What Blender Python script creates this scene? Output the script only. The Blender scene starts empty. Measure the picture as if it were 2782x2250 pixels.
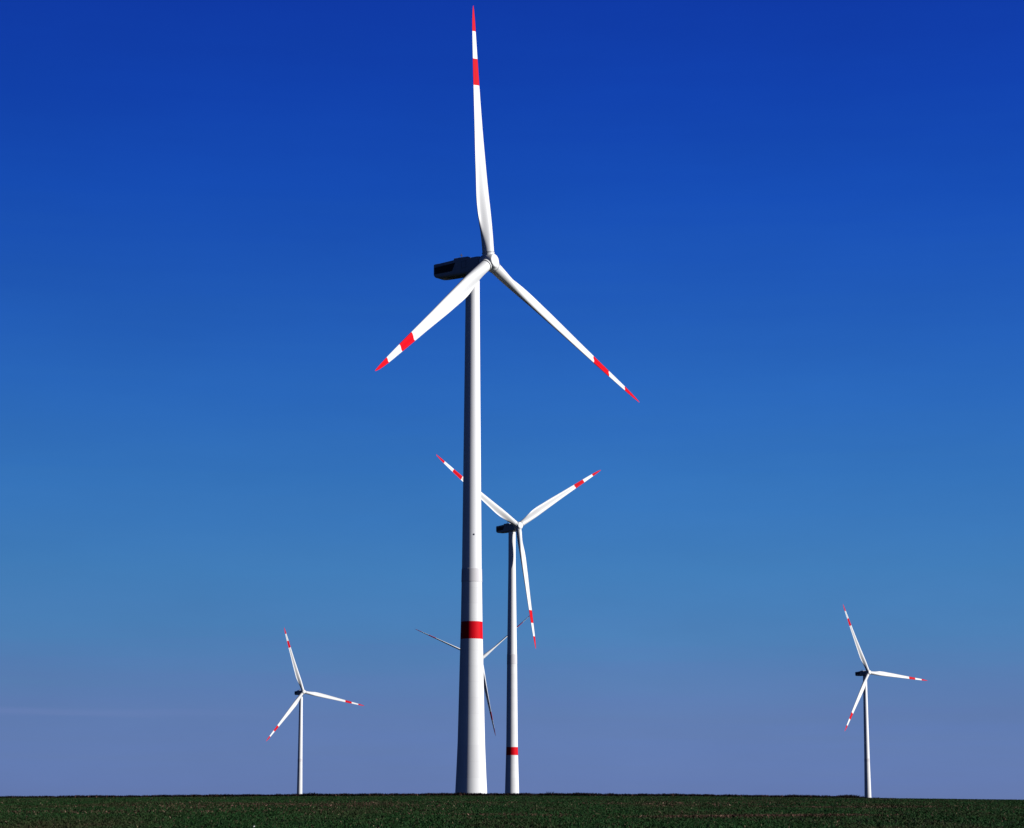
import bpy, bmesh, math, random
import numpy as np
from mathutils import Matrix, Vector

R_ = math.radians
scn = bpy.context.scene
col = scn.collection

# ------------------------------------------------------------------ camera, sky, sun, exposure
EYE = 1.6                                   # eye height above the field, metres
PITCH = math.atan(1132 / 6500.0)
cam_data = bpy.data.cameras.new('camera')
cam_data.sensor_width = 36.0
cam_data.lens = 36.0 * 6500.0 / 2782.0
cam_data.clip_start = 0.5
cam_data.clip_end = 40000.0
cam = bpy.data.objects.new('camera', cam_data)
cam.location = (0, 0, EYE)
cam.rotation_euler = (math.pi / 2 + PITCH, 0, 0)
col.objects.link(cam)
scn.camera = cam

SUN_AZ = 104.5      # clockwise from +Y
SUN_EL = 19.0
world = bpy.data.worlds.new('World')
scn.world = world
world.use_nodes = True
wn, wl = world.node_tree.nodes, world.node_tree.links
wn.clear()
w_out = wn.new('ShaderNodeOutputWorld')
bg = wn.new('ShaderNodeBackground'); bg.inputs['Strength'].default_value = 0.09
sky = wn.new('ShaderNodeTexSky'); sky.sky_type = 'NISHITA'; sky.sun_disc = False
sky.sun_elevation = R_(SUN_EL); sky.sun_rotation = R_(SUN_AZ)
sky.altitude = 200; sky.air_density = 1.0; sky.dust_density = 0.3; sky.ozone_density = 4.0
# deep polarised blue: the sky's colour is filtered by elevation
tc = wn.new('ShaderNodeTexCoord')
sep = wn.new('ShaderNodeSeparateXYZ'); wl.new(tc.outputs['Generated'], sep.inputs[0])
ramp = wn.new('ShaderNodeValToRGB'); ramp.color_ramp.interpolation = 'LINEAR'
mr = wn.new('ShaderNodeMapRange'); mr.inputs['From Min'].default_value = 0.0; mr.inputs['From Max'].default_value = 0.5
# thin high streaks low over the horizon
mp = wn.new('ShaderNodeMapping'); mp.inputs['Scale'].default_value = (3.0, 3.0, 90.0)
wl.new(tc.outputs['Generated'], mp.inputs[0])
nz = wn.new('ShaderNodeTexNoise'); nz.inputs['Scale'].default_value = 2.0; nz.inputs['Detail'].default_value = 4.0
wl.new(mp.outputs[0], nz.inputs['Vector'])
ma = wn.new('ShaderNodeMath'); ma.operation = 'MULTIPLY_ADD'
ma.inputs[1].default_value = 0.016; ma.inputs[2].default_value = -0.008
wl.new(nz.outputs['Fac'], ma.inputs[0])
mb = wn.new('ShaderNodeMath'); mb.operation = 'ADD'
wl.new(sep.outputs['Z'], mb.inputs[0]); wl.new(ma.outputs[0], mb.inputs[1])
wl.new(mb.outputs[0], mr.inputs['Value'])
wl.new(mr.outputs[0], ramp.inputs['Fac'])
#SKYRAMP
SKY = [(0.0314, (0.1359, 0.1932, 0.5420)),
       (0.0940, (0.1446, 0.1898, 0.4260)),
       (0.1254, (0.1379, 0.2033, 0.4173)),
       (0.1608, (0.1173, 0.2236, 0.4215)),
       (0.2121, (0.1050, 0.2380, 0.4324)),
       (0.2911, (0.0841, 0.2293, 0.4530)),
       (0.3698, (0.0638, 0.2064, 0.4833)),
       (0.4477, (0.0466, 0.1740, 0.4968)),
       (0.5247, (0.0317, 0.1460, 0.5115)),
       (0.6003, (0.0253, 0.1200, 0.5063)),
       (0.6741, (0.0240, 0.1022, 0.4879)),
       (0.9000, (0.0144, 0.0409, 0.2440)),  # upper sky above the view darkened to cut fill light
       (1.0000, (0.0120, 0.0307, 0.1854))]
#ENDRAMP
els = ramp.color_ramp.elements
while len(els) < len(SKY): els.new(0.5)
for e, (p, c) in zip(els, SKY):
    e.position = p
for e, (p, c) in zip(els, SKY):
    e.color = (c[0], c[1], c[2], 1)
mul = wn.new('ShaderNodeMix'); mul.data_type = 'RGBA'; mul.blend_type = 'MULTIPLY'
mul.inputs['Factor'].default_value = 1.0
wl.new(sky.outputs[0], mul.inputs['A']); wl.new(ramp.outputs[0], mul.inputs['B'])
# sky dimmed leftwards and on past the view to cut shadow fill; faint mottling
pz = wn.new('ShaderNodeMapRange'); pz.inputs['From Min'].default_value = -0.9; pz.inputs['From Max'].default_value = 0.05
pz.inputs['To Min'].default_value = 0.45; pz.inputs['To Max'].default_value = 1.0
wl.new(sep.outputs['X'], pz.inputs['Value'])
hz = wn.new('ShaderNodeTexNoise'); hz.inputs['Scale'].default_value = 1.0; hz.inputs['Detail'].default_value = 6.0; hz.inputs['Roughness'].default_value = 0.6
hm = wn.new('ShaderNodeMapping'); hm.inputs['Scale'].default_value = (9.0, 9.0, 30.0); wl.new(tc.outputs['Generated'], hm.inputs[0]); wl.new(hm.outputs[0], hz.inputs['Vector'])
hr = wn.new('ShaderNodeMapRange'); hr.inputs['From Min'].default_value = 0.3; hr.inputs['From Max'].default_value = 0.7
hr.inputs['To Min'].default_value = 0.97; hr.inputs['To Max'].default_value = 1.03
wl.new(hz.outputs['Fac'], hr.inputs['Value'])
pm = wn.new('ShaderNodeMath'); pm.operation = 'MULTIPLY'; wl.new(pz.outputs[0], pm.inputs[0]); wl.new(hr.outputs[0], pm.inputs[1])
vm = wn.new('ShaderNodeVectorMath'); vm.operation = 'SCALE'
wl.new(mul.outputs['Result'], vm.inputs[0]); wl.new(pm.outputs[0], vm.inputs['Scale'])
# one faint haze streak low in the sky, away from the sun
def wmath(op, a, b=None):
    m = wn.new('ShaderNodeMath'); m.operation = op
    for k, q in enumerate((a, b)):
        if q is None: continue
        if isinstance(q, (int, float)): m.inputs[k].default_value = q
        else: wl.new(q, m.inputs[k])
    return m.outputs[0]
dz = wmath('SUBTRACT', sep.outputs['Z'], 0.0475)
dz = wmath('ADD', dz, wmath('MULTIPLY', wmath('SUBTRACT', nz.outputs['Fac'], 0.5), 0.012))
g_ = wmath('POWER', 2.718, wmath('MULTIPLY', wmath('POWER', wmath('ABSOLUTE', wmath('DIVIDE', dz, 0.0016)), 2.0), -1.0))
sx = wn.new('ShaderNodeMapRange'); sx.interpolation_type = 'SMOOTHSTEP'
sx.inputs['From Min'].default_value = -0.07; sx.inputs['From Max'].default_value = -0.20
wl.new(sep.outputs['X'], sx.inputs['Value'])
g_ = wmath('MULTIPLY', g_, sx.outputs[0])
stk = wn.new('ShaderNodeMix'); stk.data_type = 'RGBA'; stk.blend_type = 'MULTIPLY'
wl.new(g_, stk.inputs['Factor']); wl.new(vm.outputs[0], stk.inputs['A']); stk.inputs['B'].default_value = (1.14, 1.06, 1.05, 1)
wl.new(stk.outputs['Result'], bg.inputs['Color'])
wl.new(bg.outputs[0], w_out.inputs[0])

sun_data = bpy.data.lights.new('sun', 'SUN')
sun_data.energy = 5.0; sun_data.angle = R_(0.5); sun_data.color = (1.0, 0.97, 0.92)
sun = bpy.data.objects.new('sun', sun_data)
sd = Vector((math.cos(R_(SUN_EL)) * math.sin(R_(SUN_AZ)), math.cos(R_(SUN_EL)) * math.cos(R_(SUN_AZ)), math.sin(R_(SUN_EL))))
sun.rotation_euler = sd.to_track_quat('Z', 'Y').to_euler()
sun.location = (200, -50, 120)
col.objects.link(sun)

vs = scn.view_settings
vs.view_transform = 'Standard'; vs.look = 'None'; vs.gamma = 1.0; vs.exposure = 1.42
vs.use_curve_mapping = False

# ------------------------------------------------------------------ helpers
def mat(name, base, rough=0.5, spec=0.4):
    m = bpy.data.materials.new(name); m.use_nodes = True
    b = m.node_tree.nodes['Principled BSDF']
    b.inputs['Base Color'].default_value = (*base, 1)
    b.inputs['Roughness'].default_value = rough
    b.inputs['Specular IOR Level'].default_value = spec
    return m

def paint(name, base, dirt, rough, joint=None, amt=0.25, spec=0.35):
    """painted surface with faint weathering; joint = metres between faint horizontal seams"""
    m = mat(name, base, rough, spec); nt = m.node_tree; n, l = nt.nodes, nt.links
    b = n['Principled BSDF']
    t = n.new('ShaderNodeTexCoord')
    mpp = n.new('ShaderNodeMapping'); mpp.inputs['Scale'].default_value = (1.2, 1.2, 0.12)
    l.new(t.outputs['Object'], mpp.inputs[0])
    no = n.new('ShaderNodeTexNoise'); no.inputs['Scale'].default_value = 1.0; no.inputs['Detail'].default_value = 6
    l.new(mpp.outputs[0], no.inputs['Vector'])
    mrr = n.new('ShaderNodeMapRange'); mrr.inputs['From Min'].default_value = 0.42; mrr.inputs['From Max'].default_value = 0.75
    mrr.inputs['To Max'].default_value = amt
    l.new(no.outputs['Fac'], mrr.inputs['Value'])
    mx = n.new('ShaderNodeMix'); mx.data_type = 'RGBA'
    mx.inputs['A'].default_value = (*base, 1); mx.inputs['B'].default_value = (*dirt, 1)
    l.new(mrr.outputs[0], mx.inputs['Factor'])
    out = mx.outputs['Result']
    if joint:
        sp = n.new('ShaderNodeSeparateXYZ'); l.new(t.outputs['Object'], sp.inputs[0])
        dv = n.new('ShaderNodeMath'); dv.operation = 'DIVIDE'; dv.inputs[1].default_value = joint
        l.new(sp.outputs['Z'], dv.inputs[0])
        # each precast ring a touch lighter or darker than the next
        fl = n.new('ShaderNodeMath'); fl.operation = 'FLOOR'; l.new(dv.outputs[0], fl.inputs[0])
        wnz = n.new('ShaderNodeTexWhiteNoise'); wnz.noise_dimensions = '1D'; l.new(fl.outputs[0], wnz.inputs['W'])
        fr = n.new('ShaderNodeMath'); fr.operation = 'FRACT'; l.new(dv.outputs[0], fr.inputs[0])
        lt = n.new('ShaderNodeMath'); lt.operation = 'LESS_THAN'; lt.inputs[1].default_value = 0.025
        l.new(fr.outputs[0], lt.inputs[0])
        s1 = n.new('ShaderNodeMath'); s1.operation = 'MULTIPLY'; s1.inputs[1].default_value = 0.22
        l.new(wnz.outputs['Value'], s1.inputs[0])
        s2 = n.new('ShaderNodeMath'); s2.operation = 'MULTIPLY_ADD'; s2.inputs[1].default_value = 0.35
        l.new(lt.outputs[0], s2.inputs[0]); l.new(s1.outputs[0], s2.inputs[2])
        m2 = n.new('ShaderNodeMix'); m2.data_type = 'RGBA'; m2.inputs['B'].default_value = (*dirt, 1)
        l.new(s2.outputs[0], m2.inputs['Factor']); l.new(out, m2.inputs['A'])
        out = m2.outputs['Result']
    l.new(out, b.inputs['Base Color'])
    return m

M_BLADE = paint('blade_white', (0.285, 0.29, 0.295), (0.23, 0.23, 0.23), 0.5, amt=0.15, spec=0.2)
M_RED = paint('signal_red', (0.27, 0.0004, 0.004), (0.20, 0.0008, 0.004), 0.6, amt=0.3, spec=0.03)
M_STEEL = paint('tower_steel_paint', (0.33, 0.335, 0.345), (0.27, 0.27, 0.28), 0.55, amt=0.2, spec=0.2)
M_CONC = paint('tower_concrete_paint', (0.325, 0.33, 0.335), (0.25, 0.25, 0.26), 0.8, joint=3.8, amt=0.3, spec=0.1)
M_RING = paint('adapter_grey', (0.275, 0.27, 0.28), (0.24, 0.235, 0.245), 0.8, amt=0.4, spec=0.1)
M_NAC = paint('nacelle_shell', (0.15, 0.155, 0.17), (0.11, 0.11, 0.12), 0.5, amt=0.3, spec=0.2)
M_GRILLE = mat('grille_black', (0.006, 0.006, 0.007), 0.6, 0.2)
M_DARK = mat('dark_metal', (0.02, 0.02, 0.024), 0.5, 0.3)

def link_mesh(name, verts, faces, mats, fmat=None, parent=None, mtx=None, smooth=40):
    me = bpy.data.meshes.new(name)
    me.from_pydata([tuple(v) for v in verts], [], faces)
    for m in mats: me.materials.append(m)
    if fmat is not None: me.polygons.foreach_set('material_index', fmat)
    me.update()
    if smooth:
        me.shade_smooth(); me.set_sharp_from_angle(angle=R_(smooth))
    o = bpy.data.objects.new(name, me); col.objects.link(o)
    if parent: o.parent = parent
    if mtx is not None: o.matrix_local = mtx
    return o

def loft(rings, caps=(True, True)):
    """rings: equal-length closed loops of points"""
    v, f = [], []; n = len(rings[0])
    for r in rings: v += r
    for i in range(len(rings) - 1):
        for j in range(n):
            a = i * n + j; b = i * n + (j + 1) % n
            f.append((a, b, b + n, a + n))
    if caps[0]: f.append(tuple(reversed(range(n))))
    if caps[1]: f.append(tuple(range((len(rings) - 1) * n, len(rings) * n)))
    return v, f

def circ(r, z, n=96):
    return [(r * math.cos(2 * math.pi * k / n), r * math.sin(2 * math.pi * k / n), z) for k in range(n)]

def interp(x, tab):
    return float(np.interp(x, [t[0] for t in tab], [t[1] for t in tab]))

# ------------------------------------------------------------------ terrain
CREST = [(-6000, 1680), (-85, 1671), (-62, 1669), (-33, 1666), (-6, 1664.5), (26, 1666), (34, 1667.5), (56, 1671), (59.5, 1674), (86, 1684), (140, 1696), (6000, 1700)]
FAR_Y = [400, 578, 800, 1236, 1700, 2010, 2336, 3200, 5000, 9000, 16000]
FAR_Z = [7.7, 5.5, 7.0, 13.0, 10.0, 9.0, 0.6, -4.0, -12.0, -30.0, -60.0]
_c = np.array(CREST)
def ground_z(x, y):
    x = np.asarray(x, float); y = np.asarray(y, float)
    near = 0.02326 * y - 1e-5 * y * y                       # gentle rise to a crest 400 m off
    near = np.where(y < 0, 0.0232 * y, near)
    s = np.clip((y - 400) / 178.0, 0, 1)
    far = np.interp(y, FAR_Y, FAR_Z)
    near_end = 0.02326 * 400 - 1e-5 * 160000
    z = np.where(y <= 400, near, far + (near_end - 7.7) * (1 - s))
    drop = -(np.interp(x, _c[:, 0], _c[:, 1]) - 1658.2) / 5014.0 * 400.0
    w = np.clip((y - 60) / 340.0, 0, 1) * np.clip(1 - (y - 400) / 400.0, 0, 1)
    z = z + drop * w
    z = z + 0.05 * np.sin(x * 0.31 + y * 0.13) * np.sin(y * 0.043 + 1.3) * np.clip(y / 80, 0, 1)
    return z

def axis(parts):
    a = []
    for lo, hi, n in parts: a += list(np.linspace(lo, hi, n, endpoint=False))
    a.append(parts[-1][1]); return np.array(a)
gx = axis([(-14000, -2000, 12), (-2000, -400, 16), (-400, -110, 29), (-110, 110, 160), (110, 400, 29), (400, 2000, 16), (2000, 14000, 12)])
gy = axis([(-3000, -200, 10), (-200, 40, 12), (40, 430, 180), (430, 600, 34), (600, 2500, 76), (2500, 16000, 40)])
XX, YY = np.meshgrid(gx, gy)
ZZ = ground_z(XX, YY)
nx, ny = len(gx), len(gy)
gv = np.stack([XX.ravel(), YY.ravel(), ZZ.ravel()], 1)
idx = np.arange(nx * ny).reshape(ny, nx)
gf = np.stack([idx[:-1, :-1].ravel(), idx[:-1, 1:].ravel(), idx[1:, 1:].ravel(), idx[1:, :-1].ravel()], 1)

M_SOIL = bpy.data.materials.new('field_soil'); M_SOIL.use_nodes = True
n, l = M_SOIL.node_tree.nodes, M_SOIL.node_tree.links
b = n['Principled BSDF']; b.inputs['Roughness'].default_value = 0.95; b.inputs['Specular IOR Level'].default_value = 0.1
t = n.new('ShaderNodeTexCoord')
n1 = n.new('ShaderNodeTexNoise'); n1.inputs['Scale'].default_value = 0.12; n1.inputs['Detail'].default_value = 8
n2 = n.new('ShaderNodeTexNoise'); n2.inputs['Scale'].default_value = 6.0; n2.inputs['Detail'].default_value = 5
l.new(t.outputs['Object'], n1.inputs['Vector']); l.new(t.outputs['Object'], n2.inputs['Vector'])
cr = n.new('ShaderNodeValToRGB')
cr.color_ramp.elements[0].position = 0.4; cr.color_ramp.elements[0].color = (0.004, 0.012, 0.004, 1)
cr.color_ramp.elements[1].position = 0.65; cr.color_ramp.elements[1].color = (0.012, 0.009, 0.006, 1)
mxx = n.new('ShaderNodeMix'); mxx.inputs['Factor'].default_value = 0.6
l.new(n1.outputs['Fac'], mxx.inputs['A']); l.new(n2.outputs['Fac'], mxx.inputs['B'])
l.new(mxx.outputs['Result'], cr.inputs['Fac']); l.new(cr.outputs[0], b.inputs['Base Color'])
bp = n.new('ShaderNodeBump'); bp.inputs['Strength'].default_value = 0.8; bp.inputs['Distance'].default_value = 0.08
l.new(n2.outputs['Fac'], bp.inputs['Height']); l.new(bp.outputs[0], b.inputs['Normal'])
ground = link_mesh('ground', gv.tolist(), gf.tolist(), [M_SOIL], smooth=60)
ground['kind'] = 'structure'

def leaf_material(name, cols, brown, patch):
    m = bpy.data.materials.new(name); m.use_nodes = True
    n, l = m.node_tree.nodes, m.node_tree.links
    b = n['Principled BSDF']; b.inputs['Roughness'].default_value = 0.7; b.inputs['Specular IOR Level'].default_value = 0.03
    g = n.new('ShaderNodeNewGeometry')
    c = n.new('ShaderNodeValToRGB'); c.color_ramp.interpolation = 'CONSTANT'
    e = c.color_ramp.elements
    while len(e) < len(cols): e.new(0.5)
    for k, (p, cc) in enumerate(cols): e[k].position = p
    for k, (p, cc) in enumerate(cols): e[k].color = (*cc, 1)
    l.new(g.outputs['Random Per Island'], c.inputs['Fac'])
    out = c.outputs[0]
    if patch:
        t = n.new('ShaderNodeTexCoord')
        mp = n.new('ShaderNodeMapping'); mp.inputs['Scale'].default_value = (0.16, 0.022, 0.0)
        no = n.new('ShaderNodeTexNoise'); no.inputs['Scale'].default_value = 1.0; no.inputs['Detail'].default_value = 7; no.inputs['Roughness'].default_value = 0.65
        l.new(t.outputs['Object'], mp.inputs[0]); l.new(mp.outputs[0], no.inputs['Vector'])
        r = n.new('ShaderNodeMapRange'); r.inputs['From Min'].default_value = 0.48; r.inputs['From Max'].default_value = 0.68
        r.inputs['To Max'].default_value = 0.5
        l.new(no.outputs['Fac'], r.inputs['Value'])
        mx = n.new('ShaderNodeMix'); mx.data_type = 'RGBA'; mx.inputs['B'].default_value = (*brown, 1)
        l.new(r.outputs[0], mx.inputs['Factor']); l.new(out, mx.inputs['A']); out = mx.outputs['Result']
    l.new(out, b.inputs['Base Color'])
    return m

def leaf_field(name, x, y, h, w, rng, material, lean=0.5):
    """one bent triangle-pair leaf per point"""
    N = len(x); z = ground_z(x, y)
    a = rng.uniform(0, 2 * np.pi, N)
    dx, dy = np.cos(a) * w / 2, np.sin(a) * w / 2
    lx = rng.normal(0, lean, N) * h; ly = rng.normal(0, lean, N) * h
    P = np.empty((N, 4, 3), np.float32)
    P[:, 0] = np.stack([x - dx, y - dy, z - 0.02], 1)
    P[:, 1] = np.stack([x + dx, y + dy, z - 0.02], 1)
    P[:, 2] = np.stack([x + dx * 0.8 + lx * 0.45, y + dy * 0.8 + ly * 0.45, z + h * 0.65], 1)
    P[:, 3] = np.stack([x - dx * 0.3 + lx, y - dy * 0.3 + ly, z + h], 1)
    me = bpy.data.meshes.new(name)
    me.vertices.add(4 * N); me.vertices.foreach_set('co', P.ravel())
    me.loops.add(4 * N); me.loops.foreach_set('vertex_index', np.arange(4 * N, dtype=np.int32))
    me.polygons.add(N); me.polygons.foreach_set('loop_start', np.arange(N, dtype=np.int32) * 4)
    me.polygons.foreach_set('loop_total', np.full(N, 4, np.int32))
    me.materials.append(material); me.update(calc_edges=True)
    o = bpy.data.objects.new(name, me); col.objects.link(o)
    return o

rng = np.random.default_rng(11)
def scatter(N, y0, y1, power, half=0.30):
    y = y0 * (y1 / y0) ** (rng.random(N) ** power)
    x = rng.uniform(-1, 1, N) * (half * y + 6)
    return x, y
M_CROP = leaf_material('crop_leaves', [
    (0.0, (0.0028, 0.012, 0.003)), (0.30, (0.0045, 0.018, 0.004)), (0.62, (0.006, 0.022, 0.006)),
    (0.84, (0.010, 0.026, 0.007)), (0.94, (0.022, 0.015, 0.010)), (0.991, (0.13, 0.08, 0.06))], (0.022, 0.0115, 0.008), True)
x, y = scatter(1300000, 60, 400, 0.8)
h = rng.uniform(0.03, 0.11, len(x)) * (0.85 + y / 900) * np.clip((404 - y) / 30, 0.25, 1)
crop = leaf_field('green_crop', x, y, h, 0.014 + 0.00009 * y + rng.uniform(0, 0.010, len(x)), rng, M_CROP)
crop['kind'] = 'stuff'; crop['label'] = 'low dark green winter crop covering the sloping field'; crop['category'] = 'crop'

M_EDGE = leaf_material('shaded_crest_stubble', [(0.0, (0.0018, 0.0012, 0.0012)), (0.6, (0.004, 0.0024, 0.002)), (0.95, (0.05, 0.025, 0.02))], (0, 0, 0), False)  # near-black leaf colours stand in for the backlit shade of the crest plants
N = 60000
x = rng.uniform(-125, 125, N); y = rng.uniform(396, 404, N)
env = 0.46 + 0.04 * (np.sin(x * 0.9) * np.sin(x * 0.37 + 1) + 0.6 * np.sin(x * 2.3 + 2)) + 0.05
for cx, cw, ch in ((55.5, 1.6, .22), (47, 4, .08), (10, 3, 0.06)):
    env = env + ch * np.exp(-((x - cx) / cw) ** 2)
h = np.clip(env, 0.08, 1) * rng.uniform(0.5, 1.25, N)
edge = leaf_field('shade_dark_stubble', x, y, h, rng.uniform(0.06, 0.2, N), rng, M_EDGE, 0.35)
edge['kind'] = 'stuff'; edge['label'] = 'stubble along the crest of the field, backlit shade painted into its dark brown'; edge['category'] = 'stubble'

M_STRAW = leaf_material('dry_leaves', [(0.0, (0.012, 0.008, 0.005)), (0.45, (0.030, 0.016, 0.012)), (0.8, (0.06, 0.032, 0.024)), (0.95, (0.14, 0.085, 0.065))], (0, 0, 0), False)
xs, ys = [], []
for x0, x1, y0, y1, cnt in ((6.5, 14, 97, 99.5, 5200), (12, 24, 137, 141, 3200), (-4, 3, 100, 106, 700), (-24, -4, 128, 175, 7000), (0, 22, 150, 175, 3000), (-30, -10, 108, 118, 1600)):
    xs.append(rng.normal((x0 + x1) / 2, (x1 - x0) / 3.2, cnt)); ys.append(rng.normal((y0 + y1) / 2, (y1 - y0) / 3.5, cnt))
x = np.concatenate(xs); y = np.concatenate(ys)
strips = leaf_field('dry_leaf_litter', x, y, rng.uniform(0.06, 0.14, len(x)), rng.uniform(0.02, 0.05, len(x)), rng, M_STRAW, 0.6)
strips['kind'] = 'stuff'; strips['label'] = 'reddish brown dry leaves in thin strips across the green field'; strips['category'] = 'dry leaves'

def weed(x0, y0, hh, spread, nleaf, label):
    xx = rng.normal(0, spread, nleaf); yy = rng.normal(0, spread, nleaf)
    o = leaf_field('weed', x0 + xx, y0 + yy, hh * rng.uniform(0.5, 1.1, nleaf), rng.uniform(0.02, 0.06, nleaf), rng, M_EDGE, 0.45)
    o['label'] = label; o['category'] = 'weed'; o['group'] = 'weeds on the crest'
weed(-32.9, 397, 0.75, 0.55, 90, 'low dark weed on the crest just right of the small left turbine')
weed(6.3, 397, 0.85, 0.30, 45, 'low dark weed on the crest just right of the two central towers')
bm = bmesh.new(); bmesh.ops.create_icosphere(bm, subdivisions=2, radius=1)
for v_ in bm.verts:
    v_.co = v_.co * (1 + 0.15 * math.sin(5 * v_.co.x + 3 * v_.co.y)) * 0.045; v_.co.z *= 0.8
me = bpy.data.meshes.new('stone'); bm.to_mesh(me); bm.free(); me.materials.append(mat('pale_stone', (0.4, 0.38, 0.36), 0.8, 0.2)); me.shade_smooth()
st_ = bpy.data.objects.new('stone', me); col.objects.link(st_)
st_.location = (-8.2, 77.2, float(ground_z(-8.2, 77.2)) + 0.05)
st_['label'] = 'small white stone in the crop at the bottom edge, left of centre'; st_['category'] = 'stone'

# ------------------------------------------------------------------ wind turbine parts (shared meshes)
RB = 65.5
CHORD = [(.022, 2.9), (.05, 2.9), (.08, 3.0), (.12, 3.35), (.17, 3.95), (.22, 4.25), (.27, 4.15), (.33, 3.85), (.4, 3.6), (.5, 3.05), (.6, 2.6), (.686, 2.28), (.79, 1.85), (.898, 1.36), (.94, 1.05), (.97, .72), (.985, .48), (.995, .25), (1, .06)]
THICK = [(.022, 1), (.05, 1), (.08, .9), (.12, .68), (.17, .5), (.22, .4), (.27, .35), (.33, .31), (.4, .28), (.5, .25), (.6, .22), (.8, .19), (1, .16)]
BLEND = [(.022, 0), (.045, 0), (.08, .25), (.12, .6), (.17, .9), (.2, 1), (1, 1)]
TWIST = [(.022, 13), (.12, 12), (.2, 9), (.3, 5.5), (.4, 3.5), (.5, 2.2), (.7, .5), (1, -1.5)]
AXPOS = [(.022, .5), (.08, .48), (.17, .38), (.25, .33), (.5, .3), (1, .32)]
def smooth_tab(u, tab):
    d = 0.02
    return sum(interp(min(max(u + k * d, 0.022), 1), tab) for k in (-1, 0, 1)) / 3 if u < 0.93 else interp(u, tab)

def blade_mesh():
    us = sorted(set([0.037, 0.045, 0.055] + list(np.linspace(.065, .67, 70)) + [.686, .70, .73, .76, .79, .81, .84, .87, .898, .915, .93, .945, .96, .97, .98, .988, .994, .998, 1]))
    rings = []; K = 40
    for u in us:
        c = smooth_tab(u, CHORD); th = smooth_tab(u, THICK); bl = smooth_tab(u, BLEND); tw = R_(smooth_tab(u, TWIST)); ax = smooth_tab(u, AXPOS)
        pts = []
        for k in range(2 * K):
            ang = math.pi * k / K
            xx = 0.5 * (1 - math.cos(ang)) if k <= K else 0.5 * (1 - math.cos(2 * math.pi - ang))
            side = 1 if k <= K else -1
            yt = 5 * th * (.2969 * math.sqrt(xx) - .126 * xx - .3516 * xx ** 2 + .2843 * xx ** 3 - .1015 * xx ** 4)
            camb = 0.035 * math.sin(math.pi * xx ** 1.3) + 0.075 * math.sin(math.pi * xx ** 3)
            ya = camb + side * (yt + 0.003)
            yc = side * math.sqrt(max(0, .25 - (xx - .5) ** 2))
            yy = ya * bl + yc * (1 - bl) * (1 if th > .95 else (0.5 * th + 0.5))
            X = (ax - xx) * c; Y = yy * c
            ca, sa = math.cos(-tw), math.sin(-tw)
            pts.append((X * ca - Y * sa, X * sa + Y * ca - 1.0 * u ** 2.2, u * RB))
        rings.append(pts)
    v, f = loft(rings)
    fm = []
    for i in range(len(us) - 1):
        um = (us[i] + us[i + 1]) / 2
        red = (.686 < um < .79) or um > .898
        fm += [1 if red else 0] * (2 * K)
    fm += [0, 1]
    me = bpy.data.meshes.new('blade'); me.from_pydata(v, [], f)
    me.materials.append(M_BLADE); me.materials.append(M_RED)
    me.polygons.foreach_set('material_index', fm); me.update(); me.shade_smooth(); me.set_sharp_from_angle(angle=R_(50))
    bm = bmesh.new(); bm.from_mesh(me); bmesh.ops.recalc_face_normals(bm, faces=bm.faces); bm.to_mesh(me); bm.free()
    return me

def mesh_of(v, f, mats, fm=None, smooth=35):
    me = bpy.data.meshes.new('m'); me.from_pydata([tuple(p) for p in v], [], f)
    for m in mats: me.materials.append(m)
    if fm is not None: me.polygons.foreach_set('material_index', fm)
    me.update()
    bm = bmesh.new(); bm.from_mesh(me); bmesh.ops.recalc_face_normals(bm, faces=bm.faces); bm.to_mesh(me); bm.free()
    me.shade_smooth(); me.set_sharp_from_angle(angle=R_(smooth))
    return me

def boxes(specs, mats, smooth=30, bevel=0):
    bm = bmesh.new()
    for (cx, cy, cz, sx, sy, sz) in specs:
        bmesh.ops.create_cube(bm, size=1, matrix=Matrix.Translation((cx, cy, cz)) @ Matrix.Diagonal((sx, sy, sz, 1)))
    if bevel: bmesh.ops.bevel(bm, geom=list(bm.edges), offset=bevel, segments=2, affect='EDGES')
    me = bpy.data.meshes.new('m'); bm.to_mesh(me); bm.free()
    for m in mats: me.materials.append(m)
    me.shade_smooth(); me.set_sharp_from_angle(angle=R_(smooth)); return me

# nacelle: local +Y runs back from the hub, X across, Z up from the hub axis
def rrect(hw, zb, zt, y, rt=0.35, rb=0.6, n=5):
    pts = []
    for (cx, cz, r, a0) in ((hw - rt, zt - rt, rt, 0), (-hw + rt, zt - rt, rt, 90), (-hw + rb, zb + rb, rb, 180), (hw - rb, zb + rb, rb, 270)):
        for k in range(n + 1):
            a = R_(a0 + 90 * k / n); pts.append((cx + r * math.cos(a), y, cz + r * math.sin(a)))
    return pts
NAC = [  # back, half width, bottom, top
    (1.75, 1.55, -2.0, 1.35, .5), (1.95, 1.8, -2.25, 1.5, .5), (2.6, 1.98, -2.45, 1.5, .4), (4.75, 2.02, -2.5, 1.42, .3), (5.25, 2.02, -2.5, 1.86, .3),
    (9.35, 2.02, -2.5, 1.92, .3), (9.42, 2.02, -2.5, 1.52, .3), (12.4, 2.0, -2.5, 1.34, .3), (13.8, 2.0, -2.46, 1.25, .3), (14.8, 1.98, -2.36, 1.26, .3), (15.45, 1.94, -2.16, 1.24, .3), (15.72, 1.88, -1.9, 1.18, .3), (15.82, 1.74, -1.6, 1.0, .3)]
v, f = loft([rrect(hw, zb, zt, y, rt) for (y, hw, zb, zt, rt) in NAC])
ME_NAC = mesh_of(v, f, [M_NAC], smooth=28)
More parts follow.
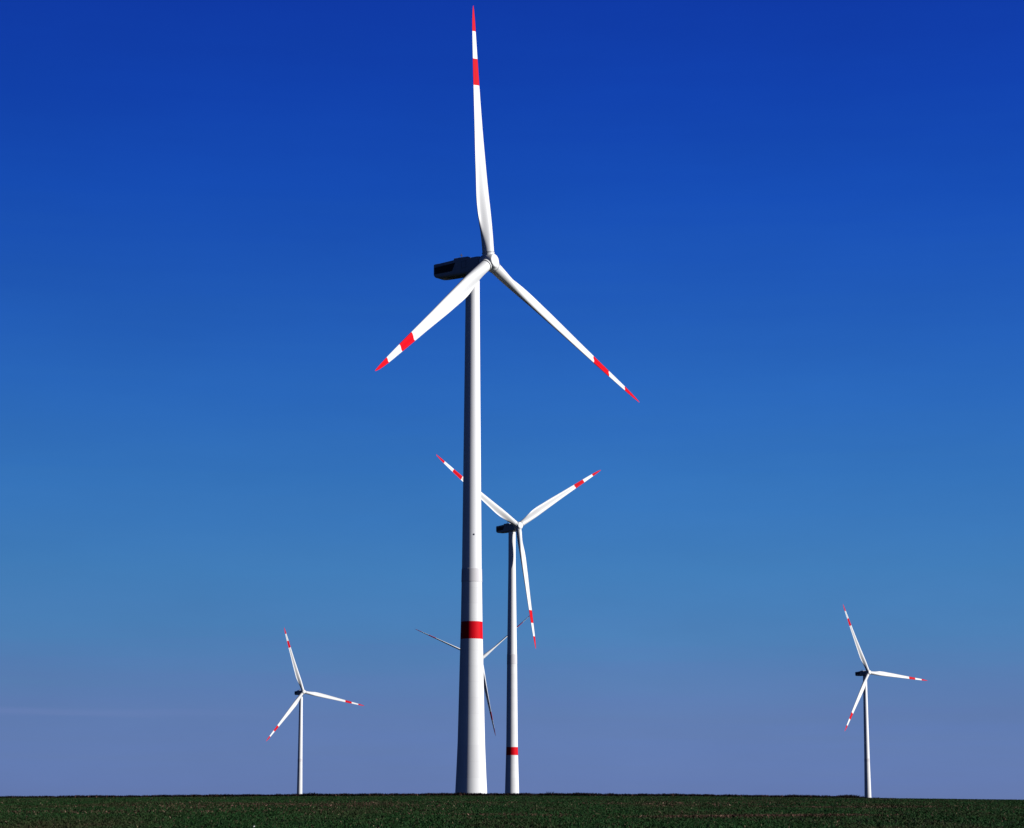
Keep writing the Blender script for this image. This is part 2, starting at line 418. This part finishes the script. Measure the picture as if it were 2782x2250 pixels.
def grille(side):
    bm = bmesh.new()
    poly = [(8.9, .72), (9.9, -1.3), (15.3, -1.4), (15.4, .25)]
    x0 = side * 1.9; x1 = side * 2.045
    vs_ = [bm.verts.new((x0, y_, z_)) for y_, z_ in poly] + [bm.verts.new((x1, y_, z_)) for y_, z_ in poly]
    for q in ((0, 1, 2, 3), (7, 6, 5, 4), (0, 4, 5, 1), (1, 5, 6, 2), (2, 6, 7, 3), (3, 7, 4, 0)): bm.faces.new([vs_[i] for i in q])
    for k in range(9):       # louvre slats
        z = -1.0 + k * .19
        bmesh.ops.create_cube(bm, size=1, matrix=Matrix.Translation((side * 2.05, 12.6, z)) @ Matrix.Rotation(R_(3.0), 4, 'X') @ Matrix.Diagonal((.03, 4.4, .03, 1)))
    bmesh.ops.recalc_face_normals(bm, faces=bm.faces)
    me = bpy.data.meshes.new('vent_grille'); bm.to_mesh(me); bm.free(); me.materials.append(M_GRILLE); return me
ME_GRL, ME_GRR = grille(-1), grille(1)
ME_HATCH = boxes([(-2.03, 7.0, -.1, .05, .05, 1.7), (-2.03, 5.6, -.1, .05, .05, 1.7), (-2.03, 6.3, .77, .05, 1.45, .05), (-2.03, 6.3, -.97, .05, 1.45, .05)], [M_DARK])
ME_KEEL = boxes([(0, 7.6, -2.53, 2.3, 8.6, .1)], [M_DARK], bevel=.04)
def mast_mesh():
    bm = bmesh.new()
    def rod(p, q, r):
        p, q = Vector(p), Vector(q); d = q - p
        bmesh.ops.create_cone(bm, cap_ends=True, segments=8, radius1=r, radius2=r, depth=d.length, matrix=Matrix.Translation((p + q) / 2) @ d.to_track_quat('Z', 'Y').to_matrix().to_4x4())
    rod((0, 8.5, 1.85), (0, 8.5, 3.35), .085); rod((-.45, 8.5, 2.85), (.45, 8.5, 2.85), .06); rod((.42, 8.5, 2.85), (.42, 8.5, 3.05), .07)
    rod((-.42, 8.5, 2.85), (-.42, 8.5, 3.0), .09)
    me = bpy.data.meshes.new('weather_mast'); bm.to_mesh(me); bm.free(); me.materials.append(M_GRILLE); return me
ME_MAST = mast_mesh()
v, f = loft([[(p[0] * r, p[1] * r + 9.1, z) for p in circ(1, 0, 20)] for r, z in ((.16, 1.9), (.16, 2.02), (.22, 2.05), (.22, 2.3), (.16, 2.42), (.03, 2.45))])
ME_BEACON = mesh_of(v, f, [M_DARK])
v, f = loft([[(p[0] * r, p[1] * r, z) for p in circ(1, 0, 64)] for r, z in ((1.75, 0), (1.75, .5), (1.9, .55), (1.9, .75))])
ME_YAW = mesh_of(v, f, [M_NAC])

# hub: local -Y forward
def lathe_y(prof, n=64):
    return loft([[(r * math.cos(2 * math.pi * k / n), y, r * math.sin(2 * math.pi * k / n)) for k in range(n)] for r, y in prof])
v, f = lathe_y([(1.55, 1.72), (1.95, 1.65), (2.1, 1.3), (2.18, .6), (2.15, -.2), (2.0, -.9), (1.82, -1.5), (1.72, -1.75)])
ME_HUB = mesh_of(v, f, [M_BLADE], smooth=50)
v, f = lathe_y([(1.60, -1.70), (1.66, -1.78), (1.64, -1.9), (1.5, -1.98), (1.1, -2.06), (.6, -2.12), (.1, -2.14)])
ME_CAP = mesh_of(v, f, [M_BLADE], smooth=50)
v, f = loft([circ(r, z, 64) for r, z in ((1.5, .9), (1.5, 2.22), (1.60, 2.24), (1.60, 2.36), (1.38, 2.37), (1.38, 2.45))])
ME_COLLAR = mesh_of(v, f, [M_BLADE], smooth=40)
ME_SEAL = mesh_of(*loft([circ(r, z, 64) for r, z in ((1.3, 2.40), (1.46, 2.41), (1.46, 2.50), (1.3, 2.51))]), [M_DARK], smooth=40)
ME_BLADE = blade_mesh()

def add(name, me, parent, mtx=Matrix()):
    o = bpy.data.objects.new(name, me); col.objects.link(o); o.parent = parent; o.matrix_local = mtx; return o

def pix_z(py, D):       # height above the field datum of a picture row at distance D
    v_ = (1125 - py * 2782 / 2146) / 6500.0
    return D * (math.sin(PITCH) + v_ * math.cos(PITCH)) / (math.cos(PITCH) - v_ * math.sin(PITCH)) + EYE

def turbine(hub, psi, az, tip, H, label, prof, ring=None, band=None, pitches=(0, 0, 0), oh=5.0, spot=None, flex=(0, 0, 0)):
    psi = R_(psi); tilt = R_(5)
    hub = Vector((hub[0], hub[1], hub[2] + EYE))
    F0 = Vector((math.sin(psi), -math.cos(psi), 0))
    base = hub - F0 * oh; base.z = hub.z - H
    root = bpy.data.objects.new('wind_turbine', None); col.objects.link(root); root.location = base
    root['label'] = label; root['category'] = 'wind turbine'; root['group'] = 'wind turbines on the crest of the field'
    top = H - 2.9 + .1
    def rad(z): return interp(z, prof) / 2
    def tube(z0, z1, steps, extra=0.0, caps=(True, True)):
        return loft([circ(rad(z) + extra, z) for z in np.linspace(z0, z1, steps)], caps)
    def paint_band(v, f, n=96):
        fm = []
        for q in f:
            zc = sum(v[i][2] for i in q) / len(q)
            fm.append(1 if band and len(q) == 4 and band[0] < zc < band[1] else 0)
        return fm
    zr0, zr1 = ring
    zs = sorted(set(list(np.linspace(-3, zr0, 60)) + (list(band) if band else [])))
    v, f = loft([circ(rad(z), z) for z in zs])
    me = mesh_of(v, f, [M_CONC, M_RED], paint_band(v, f)); add('concrete_tower', me, root)
    v, f = loft([circ(rad(zr0) + .015, zr0 - .05), circ(rad(zr0) + .06, zr0), circ(rad(zr1) + .07, zr1), circ(rad(zr1) + .01, zr1 + .04)])
    add('adapter_ring', mesh_of(v, f, [M_RING]), root)
    ss = [zr1 + (top - zr1) * k / 40 for k in range(41)]
    rings = []
    for k, z in enumerate(ss):
        rings.append(circ(rad(z), z))
    v, f = loft(rings); st = add('steel_tower', mesh_of(v, f, [M_STEEL]), root)
    if spot:
        zsp, asp = spot; r = rad(zsp)
        m = Matrix.Rotation(asp, 4, 'Z') @ Matrix.Translation((0, -r - .02, zsp))
        add('obstruction_lamp', boxes([(0, 0, 0, .26, .16, .34), (0, 0, -.2, .34, .1, .06)], [M_DARK], bevel=.03), st, m)
    Ry = Matrix.Rotation(psi, 4, 'Z')
    hubl = hub - base
    N = Matrix.Translation(hubl) @ Ry
    nac = add('nacelle', ME_NAC, root, N)
    for nm, me_ in (('vent_grille', ME_GRL), ('vent_grille', ME_GRR), ('side_hatch', ME_HATCH), ('underside_panel', ME_KEEL), ('weather_mast', ME_MAST), ('warning_beacon', ME_BEACON)):
        add(nm, me_, nac)
    add('yaw_bearing', ME_YAW, root, Matrix.Translation((0, 0, H - 3.1)))
    Rt = N @ Matrix.Rotation(-tilt, 4, 'X')
    hb = add('rotor_hub', ME_HUB, root, Rt)
    add('hub_cap', ME_CAP, hb)
    for k in range(3):
        cone = math.asin((tip + flex[k] - 1.0) / RB)
        a = R_(az + 120 * k)
        add('blade_socket', ME_COLLAR, hb, Matrix.Rotation(a, 4, 'Y') @ Matrix.Rotation(cone, 4, 'X'))
        M = Rt @ Matrix.Rotation(a, 4, 'Y') @ Matrix.Rotation(cone, 4, 'X') @ Matrix.Rotation(-R_(pitches[k]), 4, 'Z')
        bl = add('blade', ME_BLADE, root, M)
        add('root_seal', ME_SEAL, bl)
    return root

def profile(rows, D, base, H):
    """(picture row, width there) pairs measured on the tower -> (height, diameter) table"""
    t = []
    for py, w in rows:
        z = pix_z(py, D) - base
        yc = D * math.cos(PITCH) + (z + base - EYE) * math.sin(PITCH)
        t.append((z, w * yc / (6500 / (2782 / 2146))))
    t.sort(); t = [(-5, t[0][1] + (t[1][1] - t[0][1]) / (t[1][0] - t[0][0]) * (-5 - t[0][0]))] + t + [(H, t[-1][1] - .12)]
    return t

# nearest turbine
D = 580.9; H = 134; B = 138.88 + EYE - H
turbine((-5.72, 578.03, 138.88), 54.8, -4.7, 4.22, H,
        'largest white wind turbine in the centre, nearest, red band low on its thick tower',
        profile([(644, 29.9), (1193, 41.3), (1219, 42.6), (1303, 45.3), (1340, 47.1), (1504, 54.8), (1558, 57.5), (1620, 62.8), (1664, 67.2)], D, B, H),
        ring=(pix_z(1220, D) - B, pix_z(1193, D) - B), band=(pix_z(1340, D) - B, pix_z(1303.5, D) - B),
        pitches=(2, 8, -3), flex=(.4, -.1, -.3), spot=(pix_z(1122, D) - B, R_(14)))
# second turbine, just right of the nearest one
D = 1240; H = 145; B = 156.15 + EYE - H
turbine((3.22, 1236.2, 156.15), 40.1, 58.5, 6.1, H,
        'second largest white wind turbine just right of the nearest tower, one blade hanging down',
        profile([(1180, 15.2), (1372, 20.5), (1385, 21), (1480, 22.8), (1558, 24.2), (1583, 25.4), (1664, 29.7)], D, B, H),
        ring=(pix_z(1392, D) - B, pix_z(1372, D) - B), band=(pix_z(1583, D) - B, pix_z(1566, D) - B), pitches=(0, 4, 0))
# left far turbine
D = 2340; H = 134; B = 132.88 + EYE - H
turbine((-202.73, 2336.33, 132.88), 31.0, -18.9, 4.31, H,
        'small white wind turbine standing alone at the far left of the crest',
        profile([(1480, 7.5), (1590, 9.6), (1666, 11.3)], D, B, H),
        ring=(pix_z(1596, D) - B, pix_z(1590, D) - B), pitches=(0, 0, 0))
# right far turbine
D = 2130; H = 134; B = 137.94 + EYE - H
turbine((315.6, 2125.49, 137.94), 33.0, -24.9, 4.8, H,
        'small white wind turbine standing alone at the far right of the crest',
        profile([(1440, 8.4), (1590, 11.2), (1674, 14.2)], D, B, H),
        ring=(pix_z(1596, D) - B, pix_z(1590, D) - B), pitches=(0, 0, 0))
# idle turbine hidden behind the nearest tower
D = 2017; H = 134; B = 141.77 + EYE - H
turbine((-26.33, 2012.95, 141.77), 26.9, 51.6, 3.08, H,
        'distant wind turbine mostly hidden behind the nearest tower, only thin feathered blades showing',
        profile([(1440, 8.8), (1590, 11.2), (1674, 14.2)], D, B, H),
        ring=(pix_z(1596, D) - B, pix_z(1590, D) - B), pitches=(82, 101, 87))
print('bases ok')
